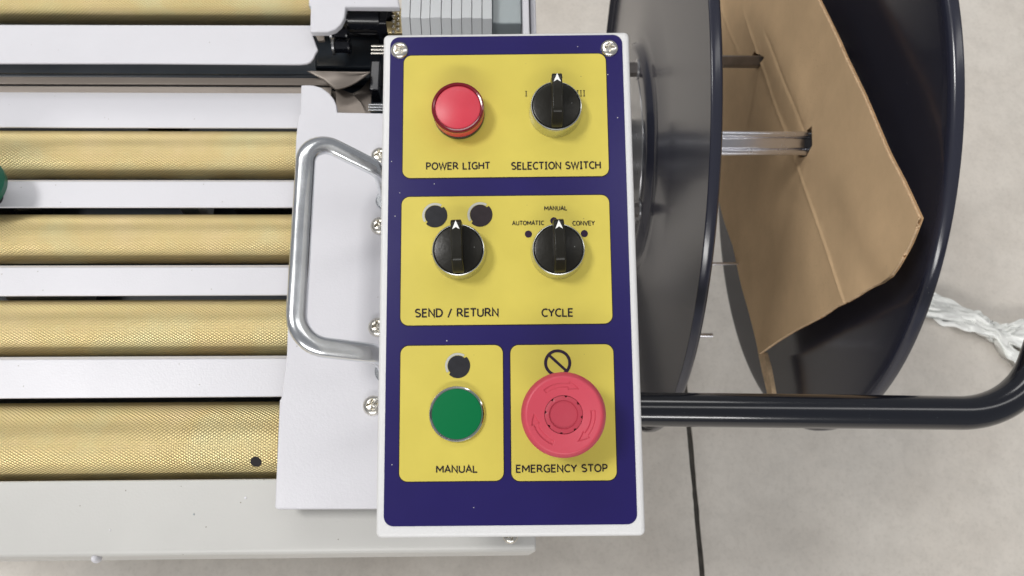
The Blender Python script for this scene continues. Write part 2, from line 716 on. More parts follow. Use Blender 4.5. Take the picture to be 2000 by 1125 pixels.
# plate at the top of the picture with its rounded lobe
pl = [(590, -120), (603, 0), (603, 11), (607, 12), (606, 40), (606, 62), (640, 62), (655, 57), (666, 47), (673, 33), (675, 15), (676, 13), (781, 14), (778, 0), (760, -120)]
slab('end_plate', [at(a, b, ZP) for a, b in pl][::-1], (0, 0, -.006), M_white, conv, bevel=.0012)

# near rail
Yr0 = yat(937, ZB - .004)
a0, a1 = at(300, 1086, .803), at(1047, 1078, .803)
xe = a1.x
prof = [(Yr0 + .0, ZB - .004), (a0.y + .0050, .8040), (a0.y + .0028, .8034), (a0.y + .0012, .8020), (a0.y + .0003, .8000), (a0.y, .7975), (a0.y, .70), (a0.y + .0025, .70), (a0.y + .0025, .797), (Yr0, ZB - .0065), ]
n = len(prof)
V, Fc = [], []
xs = [XL, a0.x, xe]
for xi, x in enumerate(xs):
    dyy = [.004, 0, -.0]
    for a, b in prof:
        V.append((x, a, b))
for s in range(len(xs) - 1):
    for i in range(n):
        Fc.append([s * n + i, s * n + (i + 1) % n, (s + 1) * n + (i + 1) % n, (s + 1) * n + i])
Fc += [list(range(n)), [(len(xs) - 1) * n + i for i in range(n)][::-1]]
rail = mesh('side_rail', V, Fc, M_white2, conv, bevel=.0012, seg=3)
q = at(198, 1089, .79)
lathe('paint_drip', [(0, -.010), (.002, -.0095), (.0032, -.0075), (.0032, -.005), (.0022, -.002), (0, 0)], M_white, conv, 16, c=(q.x, a0.y - .001, .803))
# small chips in the rail paint
for px, py, s in ((380, 1005, .0006), (482, 973, .0009), (215, 1035, .0005)):
    p = at(px, py, ZB - .009)
    lathe('paint_chip', [(0, .0004), (s, .0003), (s * 1.1, -.001)], M_slat2 if px == 380 else M_white, rail, 8,
          c=(p.x, p.y, ZB - .004 + (p.y - Yr0) / (a0.y - Yr0) * (-.0075)))

# interior tray and body below
Yt = at(700, -130, ZP).y
slab('tray', [Vector((XL, a0.y + .01, .735)), Vector((.03, a0.y + .01, .735)), Vector((.03, Yt, .735)), Vector((XL, Yt, .735))], (0, 0, -.01), M_dark, conv)
body_pts = [Vector((XL, a0.y + .03, .722)), Vector((.0, a0.y + .03, .722)), Vector((.0, Yt, .722)), Vector((XL, Yt, .722))]
slab('machine_body', body_pts, (0, 0, -.07), M_white2, conv, bevel=.003)
for x in (XL + .06, -.06):
    for y in (a0.y + .07, Yt - .06):
        box('leg', (x, y, .326), (.05, .05, .652), M_white2, conv, bevel=.002)
# pieces glimpsed through the gaps
for px, py, sx, c in ((330, 255, .03, M_mech), (380, 408, .02, M_slat2), (402, 409, .008, M_slat), (35, 412, .05, M_mech), (60, 580, .03, M_slat), (130, 581, .04, M_slat2),
                      (520, 410, .05, M_mech), (610, 30, .02, M_brown)):
    p = at(px, py, .76)
    box('inner_bracket', (p.x, p.y + .01, .76), (sx, .03, .02), c, conv, bevel=.002)
    

# guide in the slot: dark rolled rear edge, then two flat brown strips with a joint between them
zg = .799
y138, y152, y167, y190 = yat(137, zg), yat(151, zg), yat(167, zg), yat(196, zg)
xg = at(648, 165, zg).x
V, Fc = [], []
cs = [(y138, zg - .012), (y138 - .001, zg - .004), (y138 - .004, zg + .0005), (y138 - .008, zg + .001), (y152, zg - .0005)]
for x in (XL, at(722, 150, zg).x):
    for a, b in cs:
        V.append((x, a, b))
m = len(cs)
for i in range(m - 1):
    Fc.append([i, i + 1, m + i + 1, m + i])
guide = mesh('guide_edge', V, Fc, M_slate, conv, smooth=True)
guide.modifiers.new('thick', 'SOLIDIFY').thickness = .0012
for ya, yb_, dz in ((y152 - .0004, y167 + .0006, .0006), (y167 - .0006, y190, -.0006)):
    slab('guide_strip', [Vector((XL, yb_, zg + dz)), Vector((xg, yb_, zg + dz)), Vector((xg, ya, zg + dz)), Vector((XL, ya, zg + dz))], (0, 0, -.002), M_brown, conv, bevel=.0003)
# curled end of the guide
V, Fc = [], []
nn = 16
for i in range(nn + 1):
    t = i / nn
    pa = at(655 + 68 * t, 176 - 34 * t ** 1.8, .808)
    pb = at(600 + 122 * t, 138.5 + 2 * t, .808)
    pm = at(630 + 95 * t, 156 - 15 * t, .803)
    V += [pa, pm, pb]
for i in range(nn):
    for k in range(2):
        Fc.append([i * 3 + k, i * 3 + k + 1, i * 3 + 4 + k, i * 3 + 3 + k])
g2 = mesh('guide_curl', V, Fc, M_brown, guide, smooth=True)
g2.modifiers.new('thick', 'SOLIDIFY').thickness = .0015
slab('guide_plate', [at(a, b, .790) for a, b in ((640, 176), (640, 222), (724, 222), (726, 148), (706, 172), (690, 182), (668, 178))], (0, 0, -.002), M_brown2, conv, bevel=.0004)
slab('guide_plate', [at(a, b, .797) for a, b in ((655, 174), (657, 222), (716, 222), (705, 200), (690, 184), (672, 176))], (0, 0, -.002), M_brown2, conv, bevel=.0004)

# black mechanism in the upper slot
mx = thing('tape_head', 'black mechanism with rollers and bolts behind the top left of the control box', 'mechanism', at(700, 100, .76))
pa, pb = at(682, 36, .80), at(742, 37, .80)
tube('black_roller', [pa, pb], .0095, M_mech, mx, 28)
tube('shaft', [at(665, 37, .80), pa], .004, M_mech, mx, 12)
box('block', at(757, 40, .79), (.018, .03, .03), M_mech, mx, bevel=.002)
box('block', at(700, 62, .765), (.05, .02, .02), M_mech, mx, bevel=.002)
for px, py, r in ((664, 66, .0065), (668, 90, .006)):
    c = at(px, py, .795)
    tube('hex_bolt', [c + Vector((-.006, 0, 0)), c + Vector((.006, 0, 0))], r, M_mech, mx, 6)
    tube('washer', [c + Vector((-.008, 0, 0)), c + Vector((-.006, 0, 0))], r * 1.3, M_hub, mx, 20)
    tube('washer', [c + Vector((.006, 0, 0)), c + Vector((.0075, 0, 0))], r * 1.2, M_mech, mx, 20)
slab('side_wall', [at(a, b, .77) for a, b in ((615, 60), (615, 132), (745, 132), (745, 60))], (0, 0, -.03), M_dark, mx, bevel=.002)
slab('clip', [at(a, b, .81) for a, b in ((612, 64), (632, 64), (634, 78), (622, 80))], (0, 0, -.003), M_brown, mx, bevel=.0004)
for k, (y0, hpx, x0, x1) in enumerate(((90, 6, 725, 765), (97, 6, 725, 765), (104, 6, 725, 765), (205, 5, 720, 765), (210.5, 5, 720, 765), (216, 5, 720, 765))):
    tube('steel_pin', [at(x0, y0, .800), at(x1, y0, .800)], hpx / 2 * .6 / 1550, M_screw if k < 3 else M_zinc, mx, 12)
box('post', at(735, 160, .79), (.008, .03, .02), M_mech, mx, bevel=.001)
pa = at(757, 45, .80)
slab('brass_plate', [at(a, b, .805) for a, b in ((756, 15), (753, 40), (757, 64), (795, 64), (784, 15))], (0, 0, -.004), M_gold, mx, bevel=.0005)
for k in range(9):
    c = at(768 + (k % 2) * 9, 22 + k * 5, .807)
    lathe('rivet', [(0, .0012), (.0012, .0009), (.0016, 0)], M_screw, mx, 10, c=c)

# ribbed guard above the control box
gd = thing('ribbed_guard', 'pale grey guard of upright slats behind the control box', 'guard', at(880, 30, .75))
xb0 = [781, 799, 820, 838, 860, 880, 900, 920, 940, 960]
zs = .862
p33 = at(860, 34, zs)
for i in range(9):
    a = at(xb0[i] + 2, 33, zs).x
    b_ = at(xb0[i + 1] + 1.6, 33, zs).x
    a += .006 * 0
    dz = -.0006 * (i % 3)
    pts = [Vector((a, p33.y, zs + dz)), Vector((b_ - .0003, p33.y, zs + dz)), Vector((b_ - .0003, p33.y + .12, zs + dz)), Vector((a, p33.y + .12, zs + dz))]
    slab('slat', pts, (0, -.045, -.09), M_slat, gd, bevel=.00025)
a, b_ = at(961, 33, zs).x, at(1020, 33, zs).x
slab('flat_panel', [Vector((a, p33.y + .004, zs - .012)), Vector((b_, p33.y + .004, zs - .012)), Vector((b_, p33.y + .13, zs - .012)), Vector((a, p33.y + .13, zs - .012))], (0, -.006, -.09), M_slat2, gd, bevel=.001)
a, b_ = at(1021, 33, zs).x, at(1034, 33, zs).x
slab('edge_post', [Vector((a, p33.y - .03, zs)), Vector((b_, p33.y - .03, zs)), Vector((b_, p33.y + .13, zs)), Vector((a, p33.y + .13, zs))], (0, 0, -.30), M_white, gd, bevel=.001)
a, b_ = at(1036, 33, zs - .01).x, at(1047, 33, zs - .01).x
slab('outer_lip', [Vector((a, p33.y - .03, zs - .01)), Vector((b_, p33.y - .03, zs - .01)), Vector((b_, p33.y + .13, zs - .01)), Vector((a, p33.y + .13, zs - .01))], (0, 0, -.02), M_white, gd, bevel=.001)
slab('base_panel', [Vector((at(783, 33, zs).x, p33.y - .01, .775)), Vector((b_ - .004, p33.y - .01, .775)), Vector((b_ - .004, p33.y + .13, .775)), Vector((at(783, 33, zs).x, p33.y + .13, .775))], (0, 0, -.22), M_slat2, gd, bevel=.001)


# ------------------------------------------------------------------ screw heads (height field with a cross recess)
def screw_geo(r, h, rot=0, washer=True):
    nr, nt_ = 22, 72
    V, Fc = [], []
    for i in range(nr + 1):
        rr = r * i / nr
        for k in range(nt_):
            t = 2 * PI * k / nt_
            x, y = rr * math.cos(t), rr * math.sin(t)
            q_ = rr / r
            z = h * (1 - q_ ** 2.6) ** .55 if q_ < 1 else 0
            z = h * math.sqrt(max(0, 1 - q_ ** 2.8))
            c_, s_ = math.cos(rot), math.sin(rot)
            u, v_ = x * c_ + y * s_, -x * s_ + y * c_
            wv = r * .13
            ln = r * .58
            m_ = 0
            for p_, q2 in ((u, v_), (v_, u)):
                if abs(p_) < ln and abs(q2) < wv:
                    m_ = max(m_, min(1, (ln - abs(p_)) / (r * .2)) * min(1, (wv - abs(q2)) / (r * .05)))
            z -= h * .75 * m_
            V.append(Vector((x, y, z)))
    for i in range(nr):
        for k in range(nt_):
            k2 = (k + 1) % nt_
            Fc.append([i * nt_ + k, (i + 1) * nt_ + k, (i + 1) * nt_ + k2, i * nt_ + k2])
    o = len(V)
    for k in range(nt_):
        t = 2 * PI * k / nt_
        V.append(Vector((r * math.cos(t), r * math.sin(t), -.001)))
    for k in range(nt_):
        k2 = (k + 1) % nt_
        Fc.append([nr * nt_ + k, o + k, o + k2, nr * nt_ + k2])
    return V, Fc


for px, py, rot in ((741, 300, .3), (741, 437, .5), (737, 636, .2), (727, 790, .1)):
    c = at(px, py, ZP + .004)
    c.z = ZP
    v, f = screw_geo(.0073, .0042, rot)
    soft(mesh('screw', [c + p for p in v], f, M_screw, conv), 30)
for px, py in ((997, 1046),):
    c = at(px, py, .812)
    v, f = screw_geo(.0055, .003, .4)
    soft(mesh('screw', [c + p for p in v], f, M_screw, conv), 30)

# bow handle
h0 = at(757, 392, ZP)
h1 = Vector((h0.x, h0.y, ZP + .050))
g0 = at(600, 262, ZP + .076)
g1 = at(576, 672, ZP + .074)
h3 = at(757, 726, ZP)
h2 = Vector((h3.x, h3.y, ZP + .048))
path = fillet([h0, h1, g0, g1, h2, h3], [.012, .016, .020, .014], 10)
handle = tube('bow_handle', path, .0067, M_zinc, conv, 28, flat=.72, up=(1, 0, 0))
for p in (h0, h3):
    lathe('foot_washer', [(0, .002), (.008, .002), (.009, .0012), (.009, -.001)], M_zinc, handle, 28, c=(p.x, p.y, ZP + .0005))

# green knob at the left border
kn = thing('green_knob', 'green round knob at the left edge beside the gold rollers', 'knob', at(-54, 356, ZB + .0))
c = at(-54, 356, ZB + .028)
lathe('knob_head', [(0, .006), (.014, .0055), (.020, .003), (.0226, -.002), (.0215, -.008), (.014, -.012), (.012, -.014)], M_green2, kn, 48, c=c)
lathe('stem', [(.007, -.012), (.007, -.045)], M_mech, kn, 24, c=c)

# ------------------------------------------------------------------ control box
PO = Vector((0.00927031, 0.15507533, 0.98733553))
ax, ay, az = 0.20067463, -0.03086347, -0.00348762
PM = Matrix.Rotation(az, 3, 'Z') @ Matrix.Rotation(ay, 3, 'Y') @ Matrix.Rotation(ax, 3, 'X')
BW, BH = .14, .2776
PMi = PM.inverted()


def pp(px, py, h=0):
    d = PMi @ ray(px, py)
    o = PMi @ (CAM - PO)
    t = (h - o.z) / d.z
    return o.x + d.x * t, o.y + d.y * t


cb = thing('control_box', 'white control box with navy and yellow labelled button panel', 'control panel', PO, PM)
bpy.context.view_layer.update()


def rrect(x0, y0, x1, y1, r, z, n=8):
    out = []
    for cx_, cy_, a in ((x1 - r, y1 - r, 0), (x0 + r, y1 - r, 90), (x0 + r, y0 + r, 180), (x1 - r, y0 + r, 270)):
        for k in range(n + 1):
            t = math.radians(a + 90 * k / n)
            out.append(Vector((cx_ + r * math.cos(t), cy_ + r * math.sin(t), z)))
    return out


slab('housing', rrect(-BW / 2, -BH / 2, BW / 2, BH / 2, .003, 0, 5), (0, 0, -.068), M_house, cb, bevel=.0022, seg=4, world=False)
# bracket below, down to the mounting plate
bc = PO + PM @ Vector((0, -.03, -.068))
v, f = prism([Vector((bc.x - .045, bc.y - .05, bc.z + .012)), Vector((bc.x + .045, bc.y - .05, bc.z + .012)), Vector((bc.x + .045, bc.y + .08, bc.z + .03)), Vector((bc.x - .045, bc.y + .08, bc.z + .03))],
             (0, 0, -(bc.z + .03 - ZP)))
for p in v[4:]:
    p.z = ZP
mesh('bracket', v, f, M_white, cb, bevel=.0015)

lx0, ly1 = pp(762, 73)[0], pp(990, 70)[1]
lx0 = (pp(764, 80)[0] + pp(748, 1010)[0]) / 2
lx1 = (pp(1216, 80)[0] + pp(1243, 1010)[0]) / 2
ly1 = pp(990, 71)[1]
ly0 = pp(990, 1026)[1]
slab('label_sheet', rrect(lx0, ly0, lx1, ly1, .0052, .0004), (0, 0, -.0006), M_blue, cb, world=False)


def mid(*a):
    return sum(a) / len(a)


zones = [((789, 108), (1183.5, 108), (1188, 346), (787, 347), 'yellow upper field of the panel with power light and selection switch'),
         ((785.5, 384), (1190, 383), (1195, 633.5), (782, 634.5), 'yellow middle field of the panel with two switches'),
         ((783.5, 675), (981.5, 675), (984, 939), (779.5, 940), 'yellow lower left field with the green button'),
         ((997, 674), (1197.5, 673), (1204, 938), (999, 939), 'yellow lower right field with the emergency stop')]
ZN = []
for tl, tr, br, bl, lab in zones:
    tl, tr, br, bl = [pp(*p) for p in (tl, tr, br, bl)]
    x0, x1, y0, y1 = mid(tl[0], bl[0]), mid(tr[0], br[0]), mid(bl[1], br[1]), mid(tl[1], tr[1])
    z = slab('label_field', rrect(x0, y0, x1, y1, .0044, .0008), (0, 0, -.0004), M_yel, cb, world=False)
    z['label'] = lab
    e = .00045
    ol = slab('field_outline', [p - z.location for p in rrect(x0 - e, y0 - e, x1 + e, y1 + e, .0048, .0006)], (0, 0, -.0003), M_ink, z, world=False)
    ZN.append(z)


def arc(cx_, cy_, rx, ry, a0_, a1_, n_=14):
    return [(cx_ + rx * math.cos(math.radians(a0_ + (a1_ - a0_) * k / n_)), cy_ + ry * math.sin(math.radians(a0_ + (a1_ - a0_) * k / n_))) for k in range(n_ + 1)]


GL = {
    'A': (.74, [[(.03, 0), (.37, 1), (.71, 0)], [(.14, .33), (.60, .33)]]),
    'C': (.70, [arc(.44, .5, .38, .5, 52, 308, 24)]),
    'D': (.77, [[(.07, 0), (.07, 1), (.30, 1)] + arc(.30, .5, .41, .5, 88, -88, 20) + [(.30, 0), (.07, 0), (.07, .12)]]),
    'E': (.62, [[(.56, 1), (.08, 1), (.08, 0), (.56, 0)], [(.08, .53), (.52, .53)]]),
    'G': (.78, [arc(.44, .5, .38, .5, 50, 270, 22) + [(.56, .01), (.70, .09), (.70, .48), (.45, .48)]]),
    'H': (.76, [[(.08, 0), (.08, 1)], [(.68, 0), (.68, 1)], [(.08, .52), (.68, .52)]]),
    'I': (.42, [[(.21, 0), (.21, 1)], [(.05, 1), (.37, 1)], [(.05, 0), (.37, 0)]]),
    'L': (.58, [[(.08, 1), (.08, 0), (.56, 0)]]),
    'M': (.94, [[(.08, 0), (.08, 1)], [(.10, .97), (.47, .30), (.84, .97)], [(.86, 1), (.86, 0)]]),
    'N': (.77, [[(.08, 0), (.08, 1), (.68, 0), (.68, 1)]]),
    'O': (.84, [arc(.42, .5, .36, .5, 90, 450, 32)]),
    'P': (.65, [[(.08, 0), (.08, 1), (.33, 1)] + arc(.33, .73, .24, .27, 85, -85, 12) + [(.33, .46), (.08, .46)]]),
    'R': (.72, [[(.08, 0), (.08, 1), (.33, 1)] + arc(.33, .74, .24, .26, 85, -85, 12) + [(.33, .48), (.08, .48)], [(.34, .48), (.69, 0)]]),
    'S': (.68, [arc(.34, .74, .26, .26, 40, 200, 12) + [(.16, .60), (.34, .52), (.52, .42)] + arc(.34, .26, .27, .26, 25, -145, 14)]),
    'T': (.66, [[(.01, 1), (.65, 1)], [(.33, 1), (.33, 0)]]),
    'U': (.76, [[(.08, 1), (.08, .34)] + arc(.38, .32, .30, .32, 180, 360, 16) + [(.68, .34), (.68, 1)]]),
    'V': (.72, [[(.03, 1), (.36, 0), (.69, 1)]]),
    'W': (1.02, [[(.03, 1), (.27, 0), (.51, .95), (.75, 0), (.99, 1)]]),
    'Y': (.68, [[(.02, 1), (.34, .47), (.66, 1)], [(.34, .47), (.34, 0)]]),
    '/': (.48, [[(.05, -.12), (.43, 1.05)]]),
    ' ': (.36, []),
}


def text(s, x0, x1, y0, y1, zone, m=M_ink, h=.001, wt=.165):
    """s fills pixel box x0..x1, y0(top)..y1(base) on the panel; monoline lettering"""
    pen, polys = 0, []
    for ch in s:
        adv, st = GL[ch]
        for pl0 in st:
            polys.append([(pen + a, b) for a, b in pl0])
        pen += adv + .10
    xs_ = [a for p in polys for a, b in p]
    mnx, mxx = min(xs_) - wt / 2, max(xs_) + wt / 2
    a, b = pp(x0, (y0 + y1) / 2, h), pp(x1, (y0 + y1) / 2, h)
    t, bt = pp((x0 + x1) / 2, y0, h)[1], pp((x0 + x1) / 2, y1, h)[1]
    sx, sy = (b[0] - a[0]) / (mxx - mnx), (t - bt)
    w2 = wt * sy / 2
    bt += w2
    sy -= 2 * w2
    V_, F_ = [], []
    kk = 0
    for p in polys:
        P = [Vector((a[0] + (u - mnx) * sx, bt + v_ * sy)) for u, v_ in p]
        zz = h + .000004 * (kk % 12)
        kk += 1
        closed = (P[0] - P[-1]).length < 1e-5
        n_ = len(P)
        base = len(V_)
        for i_ in range(n_):
            if closed:
                pa_, pb_ = P[(i_ - 1) % (n_ - 1)], P[(i_ + 1) % (n_ - 1)]
            else:
                pa_, pb_ = P[max(i_ - 1, 0)], P[min(i_ + 1, n_ - 1)]
            d1 = (P[i_] - pa_)
            d2 = (pb_ - P[i_])
            d1 = d1.normalized() if d1.length > 1e-9 else d2.normalized()
            d2 = d2.normalized() if d2.length > 1e-9 else d1
            tg = d1 + d2
            tg = tg.normalized() if tg.length > 1e-6 else d2
            nn_ = Vector((-tg.y, tg.x))
            cs_ = max(.42, abs(nn_.dot(Vector((-d2.y, d2.x)))))
            o_ = nn_ * (w2 / cs_)
            q1, q2 = P[i_] + o_, P[i_] - o_
            V_ += [Vector((q1.x, q1.y, zz)), Vector((q2.x, q2.y, zz))]
        for i_ in range(n_ - 1):
            q_ = base + 2 * i_
            F_.append([q_, q_ + 1, q_ + 3, q_ + 2])
    o = mesh('lettering', [v_ - ZN[zone].location for v_ in V_], F_, m, ZN[zone], world=False)
    o['label'] = 'printed words ' + s
    return o


text('POWER LIGHT', 832, 958, 316.5, 331.5, 0)
text('SELECTION SWITCH', 998.5, 1173.5, 315.5, 331, 0)
text('SEND / RETURN', 810.5, 974, 602, 619.5, 1)
text('CYCLE', 1057.5, 1120, 602, 619, 1)
text('MANUAL', 1063, 1108, 402, 411, 1, wt=.165)
text('AUTOMATIC', 1000, 1063, 431, 440, 1, wt=.165)
text('CONVEY', 1118, 1162, 431, 440.5, 1, wt=.165)
text('MANUAL', 851.5, 933.5, 908.5, 924, 2)
text('EMERGENCY STOP', 1007.5, 1187, 907, 923, 3)


def numeral(n, px, py0, py1, zone, gap=6.2):
    parts = []
    for i in range(n):
        x, yt = pp(px + i * gap, py0)
        yb_ = pp(px + i * gap, py1)[1]
        sw, sf, st = .00042, .0011, .00026
        for (a, b, c, d_) in ((x - sw / 2, yb_, x + sw / 2, yt), (x - sf / 2, yt - st, x + sf / 2, yt), (x - sf / 2, yb_, x + sf / 2, yb_ + st)):
            zz = .001 + .00002 * (a != x - sw / 2)
            parts.append(([Vector((a, b, zz)), Vector((c, b, zz)), Vector((c, d_, zz)), Vector((a, d_, zz))], [[0, 1, 2, 3]]))
    V_, F_ = join_geo(parts)
    o = mesh('numeral', [v_ - ZN[zone].location for v_ in V_], F_, M_ink, ZN[zone], world=False)
    o['label'] = 'printed roman numeral ' + 'I' * n


numeral(1, 1027.5, 179, 189.5, 0)
numeral(3, 1128, 177.5, 189.5, 0)
numeral(2, 1084, 150, 160, 0)


def disc(px, py, rpx, zone, m=M_inkp, name='printed_dot', h=.001):
    x, y = pp(px, py)
    r = abs(pp(px + rpx, py)[0] - x)
    pts = [Vector((x + r * math.cos(2 * PI * k / 40), y + r * math.sin(2 * PI * k / 40), h)) - ZN[zone].location for k in range(40)]
    return mesh(name, pts, [list(range(40))], m, ZN[zone], world=False)


disc(1032, 458, 7, 1)
disc(1081.5, 432, 7, 1)
disc(1141, 457, 7, 1)


def arrow_symbol(px, py, zone, m):
    x, y = pp(px, py)
    R_ = abs(pp(px + 24, py)[0] - x)
    pts = []
    for k in range(96):
        t = math.radians(-135 + 360 * k / 96)
        dg = (math.degrees(t) + 360) % 360
        rr = R_ * (.82 if 47 < dg < 222 else 1.0)
        pts.append(Vector((x + rr * math.cos(t), y + rr * math.sin(t), .00102)) - ZN[zone].location)
    mesh('printed_symbol', pts, [list(range(96))], m, ZN[zone], world=False)
    V_, F_ = [], []
    n_ = 40
    for k in range(n_ + 1):
        t = math.radians(58 + 154 * k / n_)
        for rr in (.85 * R_, 1.04 * R_):
            V_.append(Vector((x + rr * math.cos(t), y + rr * math.sin(t), .00101)) - ZN[zone].location)
    for k in range(n_):
        F_.append([2 * k, 2 * k + 1, 2 * k + 3, 2 * k + 2])
    mesh('silver_arc', V_, F_, M_silver_print, ZN[zone], world=False)


arrow_symbol(850, 421.5, 1, M_inkg)
arrow_symbol(938, 420, 1, M_inkb)
arrow_symbol(894.5, 714.5, 2, M_inkg)
# no-entry symbol
x, y = pp(1089, 709)
R1 = abs(pp(1089 + 26.5, 709)[0] - x)
R0 = R1 * .78
V_, F_ = [], []
for k in range(64):
    t = 2 * PI * k / 64
    for rr in (R0, R1):
        V_.append(Vector((x + rr * math.cos(t), y + rr * math.sin(t), .001)))
for k in range(64):
    k2 = (k + 1) % 64
    F_.append([2 * k, 2 * k + 1, 2 * k2 + 1, 2 * k2])
o_ = len(V_)
hb = R1 * .10
for a, b in ((-1, 1), (1, 1), (1, -1), (-1, -1)):
    u, v_ = a * (R0 + R1) / 2, b * hb
    c_, s_ = math.cos(math.radians(-43)), math.sin(math.radians(-43))
    V_.append(Vector((x + u * c_ - v_ * s_, y + u * s_ + v_ * c_, .00102)))
F_.append([o_, o_ + 1, o_ + 2, o_ + 3])
mesh('prohibition_symbol', [v_ - ZN[3].location for v_ in V_], F_, M_inkp, ZN[3], world=False)

# screws on the panel
for px, py, rot in ((780.5, 98, .62), (1190, 94, .05)):
    x, y = pp(px, py, .001)
    v, f = screw_geo(.0050, .0022, rot)
    soft(mesh('screw', [p + Vector((x, y, .0006)) for p in v], f, M_screw, cb, world=False), 30)

S0 = .0008   # label surface


def L(o, parent, prof, m, name, seg=96, off=(0, 0), sharp=30):
    return lathe(name, [(r, a) for r, a in prof], m, parent, seg, world=False, c=(off[0], off[1], 0), sharp=sharp)


# power light ---------------------------------------------------------
x, y = pp(894, 209.5, .0125)
pl_ = L(None, cb, [(0, S0), (.0140, S0), (.0142, S0 + .0002), (.0142, .0036), (.0138, .0040), (0, .0040)], M_mech, 'power_light', off=(x, y))
pl_['label'] = 'red round power light'
oc = Vector((x, y, 0)) - pl_.location


def sub(parent, name, prof, m, seg=96, sharp=30, bcol=None):
    v, f = lathe_geo(prof, seg)
    off = OFF - parent.location
    return soft(mesh(name, [p + off for p in v], f, m, parent, world=False), sharp)


OFF = Vector((x, y, 0))
sub(pl_, 'lens_side', [(0, .004), (.0139, .004), (.0141, .0045), (.01415, .0095), (.0143, .0100), (.0144, .0112)], M_red)
sub(pl_, 'lens_rim', [(.0144, .0112), (.0144, .0122), (.0141, .0128), (.0134, .0132), (.0127, .0130), (.0124, .0123), (.0124, .0117)], M_reddark)
sub(pl_, 'lens_face', [(.0125, .0115), (.0123, .0121), (.0116, .0124), (0, .0127)], M_redcap)


# selector switches ------------------------------------------------------
def selector(px, py, turn, lab):
    global OFF
    x, y = pp(px, py, .0115)
    OFF = Vector((x, y, 0))
    v, f = lathe_geo([(.0128, S0), (.0144, S0), (.01465, S0 + .0004), (.0145, .004), (.0143, .0098), (.0142, .0106), (.0138, .0113), (.0134, .0115), (.0131, .0110), (.0131, .007), (0, .007)], 96)
    bz = soft(mesh('selector_switch', [p + OFF for p in v], f, M_brushed, cb, world=False), 30)
    bz['label'] = lab
    sub(bz, 'cap', [(.0130, .007), (.0130, .0112), (.0127, .0118), (.0120, .0120), (0, .0120)], M_black)
    # lever: raised bar with a rounded-down near end
    hw_ = .0030
    prof = [(-.0129, .0122), (-.0127, .0158), (-.0118, .0176), (-.0085, .0232), (-.0078, .0240), (-.006, .0245), (.0115, .0245), (.0128, .0238), (.0138, .0222), (.0138, .0145), (.0128, .0122)]
    V_ = []
    n_ = len(prof)
    Rz = Matrix.Rotation(turn, 3, 'Z')
    for sx in (-1, 1):
        for a, b in prof:
            wdt = hw_ * (1 if b < .02 else .92)
            V_.append(Rz @ Vector((sx * wdt, a, b)) + OFF - bz.location)
    F_ = [list(range(n_)), list(range(2 * n_ - 1, n_ - 1, -1))] + [[i, (i + 1) % n_, n_ + (i + 1) % n_, n_ + i] for i in range(n_)]
    lv = mesh('lever', V_, F_, M_black, bz, bevel=.0006, seg=3, world=False)
    # flared skirts where the lever meets the cap
    A = [(0, .0128), (-.0019, .0082), (-.0008, .0088), (0, .0094), (.0008, .0088), (.0019, .0082)]
    pts = [Rz @ Vector((a, b, .02485)) + OFF - bz.location for a, b in A]
    v, f = prism(pts, (0, 0, -.0005))
    mesh('arrow_mark', v, f, M_arrow, bz, world=False)
    return bz


selector(1086.5, 206, .0, 'black selector switch at the upper right, turned to its middle position')
selector(895, 487.5, .035, 'black send and return selector switch at the left')
selector(1091, 486.5, .03, 'black cycle selector switch at the right of the middle field')

# green button -----------------------------------------------------------
x, y = pp(892, 808.5, .003)
OFF = Vector((x, y, 0))
v, f = lathe_geo([(.0130, S0), (.0143, S0), (.0147, S0 + .0004), (.0147, .0024), (.0144, .0032), (.0139, .0035), (.0135, .0031), (.0134, .002), (0, .002)], 96)
gb = soft(mesh('push_button', [p + OFF for p in v], f, M_chrome, cb, world=False), 30)
gb['label'] = 'flat green push button with chrome ring'
sub(gb, 'button_cap', [(.0132, .002), (.0132, .0027), (.0129, .00305), (.0124, .0031), (0, .0031)], M_green)

# emergency stop -----------------------------------------------------------
x, y = pp(1101, 810, .030)
OFF = Vector((x, y, 0))
v, f = lathe_geo([(.014, S0), (.0150, S0), (.0150, .006), (.0125, .009), (.0115, .012), (.0115, .024), (0, .024)], 64)
es = soft(mesh('emergency_stop_button', [p + OFF for p in v], f, M_black, cb, world=False), 30)
es['label'] = 'large red mushroom emergency stop button'
RE = .0210
nr, nt_ = 110, 540
ZT = .0315


def arrow_mask(xx, yy):
    """3 curved arrows pressed into the face; 1 inside, 0 outside, soft edge"""
    r_ = math.hypot(xx, yy) / RE
    a_ = math.degrees(math.atan2(yy, xx))
    m_ = 0
    for c0 in (93, 213, 333):
        # arrows run clockwise: tail at +30, head at -38
        da = (a_ - c0 + 180) % 360 - 180
        rm = .69
        if -14 <= da <= 36:
            hwid = .062
        elif -38 <= da < -14:
            hwid = .115 * (da + 38) / 24
        else:
            continue
        e_ = min((hwid - abs(r_ - rm)) / .03, (36 - da) / 1.5, (da + 38) / 1.0)
        m_ = max(m_, max(0, min(1, e_)))
    return m_


